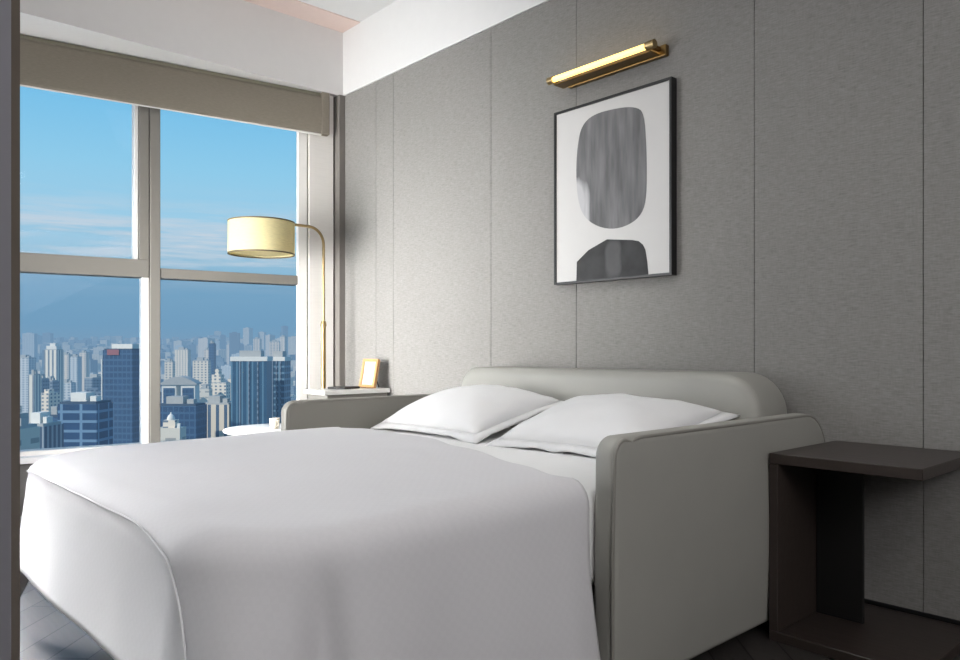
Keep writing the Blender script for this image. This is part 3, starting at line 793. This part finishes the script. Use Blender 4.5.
# terrain: flat river plain rising to far hills
def zg(d):
    if d < 1200: return -125.
    k = min(1, (d - 1200) / 5300); return -125 + 175 * k * k * (3 - 2 * k)
FW, RT_ = Vector((-.7417, .6705)), Vector((.6707, .7419))
def at(lat, d): return FW * d + RT_ * lat
m, nt, out = new_mat('city_ground'); p = N(nt, 'ShaderNodeBsdfPrincipled', Roughness=.9)
geo = N(nt, 'ShaderNodeNewGeometry'); vo = N(nt, 'ShaderNodeTexVoronoi', Scale=.02); nt.links.new(geo.outputs['Position'], vo.inputs['Vector'])
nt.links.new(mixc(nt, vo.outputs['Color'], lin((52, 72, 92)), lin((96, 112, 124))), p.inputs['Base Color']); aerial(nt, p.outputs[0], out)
b = B(); rows = []
for d in (60, 300, 700, 1200, 1600, 2000, 2500, 3000, 3500, 4000, 4500, 5000, 5500, 6000, 6500, 8000, 10000, 14000):
    row = []
    for k in range(-24, 25):
        q = at(d * k / 12, d); bump = 0
        if d > 6500: bump = (d - 6500) * (.004 + .004 * noise.noise(Vector((k * .7, d * .001, 3))))
        row.append(b.verts.new((q.x, q.y, zg(d) + bump)))
    rows.append(row)
for a, c in zip(rows, rows[1:]):
    for k in range(48): b.faces.new((a[k], a[k + 1], c[k + 1], c[k]))
struct('city_ground', b, m)

# the many ordinary blocks of the middle and far distance
rng = random.Random(5)
STY = {'cream': ('apartment_block', 'cream block of flats in the middle distance of the city view', 'cream city blocks in the middle distance'),
       'pale': ('apartment_block', 'pale grey block of flats in the middle distance of the city view', 'pale grey city blocks in the middle distance'),
       'bluegrey': ('office_building', 'blue-grey block in the middle distance of the city view', 'blue-grey city blocks in the middle distance'),
       'blueglass': ('office_building', 'dark blue glass block in the middle distance of the city view', 'dark glass city blocks in the middle distance')}
def block_bm(b, w, d, h, M4=None, flat=False):
    b2 = b; n0 = len(b.verts)
    box(b, -w / 2, w / 2, -d / 2, d / 2, 0, h)
    if not flat: box(b, -w * .25, w * .2, -d * .25, d * .25, h, h + 3.5)
    if M4 is not None:
        b.verts.ensure_lookup_table()
        bmesh.ops.transform(b, matrix=M4, verts=b.verts[n0:])
def clear(px, d):   # keep ordinary blocks out of the sightline just in front of the landmarks
    return True
TAKEN = [(Vector((r[2], r[3])), .55 * math.hypot(r[4], r[5])) for r in LANDMARKS] + [(Vector(GATE), 18), (Vector(HALL), 9)]
def spot(t, d, w, dp, keep=True):
    """a free plot at this bearing, a little nearer or farther if the first one is built on"""
    r = .55 * math.hypot(w, dp)
    for k in range(12):
        q = at((t + .006 * k * (-1) ** k) * d, d * (1 + .012 * k))
        if all((q - c).length > r + a for c, a in TAKEN):
            if keep: TAKEN.append((q, r))
            return q
    return None
for i in range(135):
    d = 640 * (2300 / 640) ** ((i + rng.random()) / 135); t = rng.uniform(-.642, -.215)
    st = rng.choice(['cream', 'cream', 'pale', 'bluegrey', 'bluegrey', 'blueglass'])
    w, dp = rng.uniform(9, 26), rng.uniform(9, 20); q = spot(t, d, w, dp)
    if q is None: continue
    h = rng.uniform(22, 62) + (rng.random() < .2) * rng.uniform(10, 40)
    h = min(h, .95 - .052 * d - zg(d)) if d < 1300 else h
    h = max(h, 14)
    b = B(); block_bm(b, w, dp, h); n_, lab, grp = STY[st]
    o = obj(n_, b, BM[st], None); o.location = (q.x, q.y, zg(d) - 4); o.rotation_euler = (0, 0, HEAD + rng.uniform(-.5, .5))
    tag(o, lab, 'building', grp)
FAR = {'cream': 'cream', 'pale_tan': 'pale tan', 'pale': 'pale grey', 'bluegrey': 'blue-grey'}
for i in range(125):
    d = 2300 * (5000 / 2300) ** ((i + rng.random()) / 125); t = rng.uniform(-.64, -.22)
    st = rng.choice(['cream', 'pale_tan', 'pale', 'bluegrey'])
    w, dp = rng.uniform(24, 60), rng.uniform(18, 40); q = spot(t, d, w, dp)
    if q is None: continue
    h = rng.uniform(30, 100) + (rng.random() < .15) * 60
    b = B(); block_bm(b, w, dp, h)
    o = obj('distant_high_rise', b, BM[st], None); o.location = (q.x, q.y, zg(d) - 8); o.rotation_euler = (0, 0, HEAD + rng.uniform(-.6, .6))
    tag(o, FAR[st] + ' high-rise fading into the haze near the city skyline', 'building', FAR[st] + ' high-rises near the hazy skyline')
b = B()
for i in range(2600):
    d = 800 * (8500 / 800) ** rng.random(); t = rng.uniform(-.85, -.05)
    sc_ = min(2.2, d / 2200 + .5); w, dp, h = rng.uniform(10, 24) * sc_, rng.uniform(10, 20) * sc_, rng.uniform(8, 34) * sc_
    q = spot(t, d, w, dp, False)
    if q is None: continue
    n0 = len(b.faces)
    block_bm(b, w, dp, h, Matrix.Translation((q.x, q.y, zg(min(d, 6500)) - 5)) @ Matrix.Rotation(HEAD + rng.uniform(-.6, .6), 4, 'Z'), True)
    b.faces.ensure_lookup_table(); mi = i % 2
    for f in b.faces[n0:]: f.material_index = mi
o = obj('low_city_houses', b, [BM['cream'], BM['bluegrey']], None)
tag(o, 'mass of low cream and blue-grey houses filling the city between the towers', 'houses', None, 'stuff')

# ------------------------------------------------------------------ light
def area(name, loc, target, sx, sy, power, col):
    l = bpy.data.lights.new(name, 'AREA'); l.shape = 'RECTANGLE'; l.size = sx; l.size_y = sy; l.energy = power; l.color = col
    o = bpy.data.objects.new(name, l); COL.objects.link(o); o.location = loc
    o.rotation_euler = (Vector(target) - Vector(loc)).to_track_quat('-Z', 'Y').to_euler(); return o
area('corner_fill', (-3.95, .08, 1.0), (-4.15, 2.88, .95), 1.1, 1.4, 50, (1.0, .99, .975)).data.spread = math.radians(88)  # unseen lamp inside the room, added to brighten the wall by the window
area('window_daylight', (-4.6, -1.5, 1.4), (-1.5, 1.6, .8), 2.4, 2.0, 52, (.99, .99, 1.0))
area('room_ceiling_light', (.9, -.2, 3.15), (-1.2, 1.2, .4), .9, .9, 27, (1.0, .975, .97))
area('side_fill', (1.75, .6, 1.9), (-1.3, 1.3, .5), 1.6, 1.4, 51, (1.0, .975, .99))  # unseen fill added for the bed and arm faces turned to the right
area('bed_fill', (-2.4, .9, 3.0), (-2.3, 1.6, .6), 1.3, 1.3, 13, (1.0, .985, .97)).data.spread = math.radians(120)  # unseen soft lamp added overhead to lift the bedding
area('floor_fill', (-4.7, .2, .85), (-2.8, .2, 0), .35, .6, 30, (.98, .99, 1.0)).data.spread = math.radians(46)  # added lamp, out of view, that puts a bright patch on the floor
area('ceiling_fill', (-3.3, 1.5, 2.78), (-4.0, 2.4, 3.22), .5, .5, 3.0, (1.0, .98, .97))  # floating unseen uplight, added to whiten the ceiling
area('soffit_fill', (-4.45, .15, .9), (-4.75, 1.7, 2.76), .6, .5, 5, (1.0, .99, .98)).data.spread = math.radians(80)  # added unseen lamp that brightens the soffit underside and the blind

su = bpy.data.lights.new('sun', 'SUN'); su.energy = 5.2; su.angle = math.radians(1); su.color = (1.0, .90, .76)
so = bpy.data.objects.new('sun', su); COL.objects.link(so); so.rotation_euler = Vector((-.06, .85, -.52)).to_track_quat('-Z', 'Y').to_euler()

# sky: pale blue haze low down, streaks of cloud, clear cyan above
w = bpy.data.worlds.new('sky'); S.world = w; w.use_nodes = True
nt = w.node_tree; nt.nodes.clear(); out = N(nt, 'ShaderNodeOutputWorld'); bg = N(nt, 'ShaderNodeBackground', Strength=1.0)
tc = N(nt, 'ShaderNodeTexCoord'); sp = N(nt, 'ShaderNodeSeparateXYZ'); nt.links.new(tc.outputs['Generated'], sp.inputs[0])
r = N(nt, 'ShaderNodeValToRGB'); e = r.color_ramp.elements
stops = [(0.0, (140, 173, 200)), (.03, (130, 174, 205)), (.075, (134, 180, 210)), (.115, (152, 195, 219)), (.16, (160, 207, 232)), (.22, (146, 206, 236)), (.30, (120, 194, 235)), (.5, (95, 170, 225)), (1.0, (90, 160, 220))]
e[0].position = 0; e[0].color = lin(stops[0][1]); e[1].position = 1; e[1].color = lin(stops[-1][1])
for p_, c_ in stops[1:-1]:
    q = e.new(p_); q.color = lin(c_)
nt.links.new(sp.outputs[2], r.inputs[0])
mp = N(nt, 'ShaderNodeMapping'); mp.inputs['Scale'].default_value = (4.0, 4.0, 55.0); nt.links.new(tc.outputs['Generated'], mp.inputs[0])
nz = N(nt, 'ShaderNodeTexNoise', Scale=1.6, Detail=7.0, Roughness=.6); nt.links.new(mp.outputs[0], nz.inputs['Vector'])
cr = N(nt, 'ShaderNodeMapRange'); cr.inputs[1].default_value = .42; cr.inputs[2].default_value = .60; nt.links.new(nz.outputs['Fac'], cr.inputs[0])
bd = mth(nt, 'POWER', math.e, mth(nt, 'MULTIPLY', mth(nt, 'POWER', mth(nt, 'DIVIDE', mth(nt, 'SUBTRACT', sp.outputs[2], .132), .036), 2.0), -1.0))
cl = mth(nt, 'MULTIPLY', mth(nt, 'MULTIPLY', cr.outputs[0], bd), .95)
nt.links.new(mixc(nt, cl, r.outputs[0], lin((205, 215, 226))), bg.inputs[0]); nt.links.new(bg.outputs[0], out.inputs[0])

# ------------------------------------------------------------------ camera
cam = bpy.data.cameras.new('camera'); co = bpy.data.objects.new('camera', cam); COL.objects.link(co)
cam.sensor_width = 36; cam.lens = 752 / 960 * 36; cam.shift_y = 20 / 960; cam.clip_end = 30000; cam.clip_start = .05
co.location = (0, 0, .95)
co.rotation_euler = Vector((-.7417, .6705, 0)).to_track_quat('-Z', 'Y').to_euler()
S.camera = co
S.view_settings.view_transform = 'Standard'; S.view_settings.look = 'None'; S.view_settings.exposure = 0
S.cycles.max_bounces = 8; S.cycles.use_denoising = True
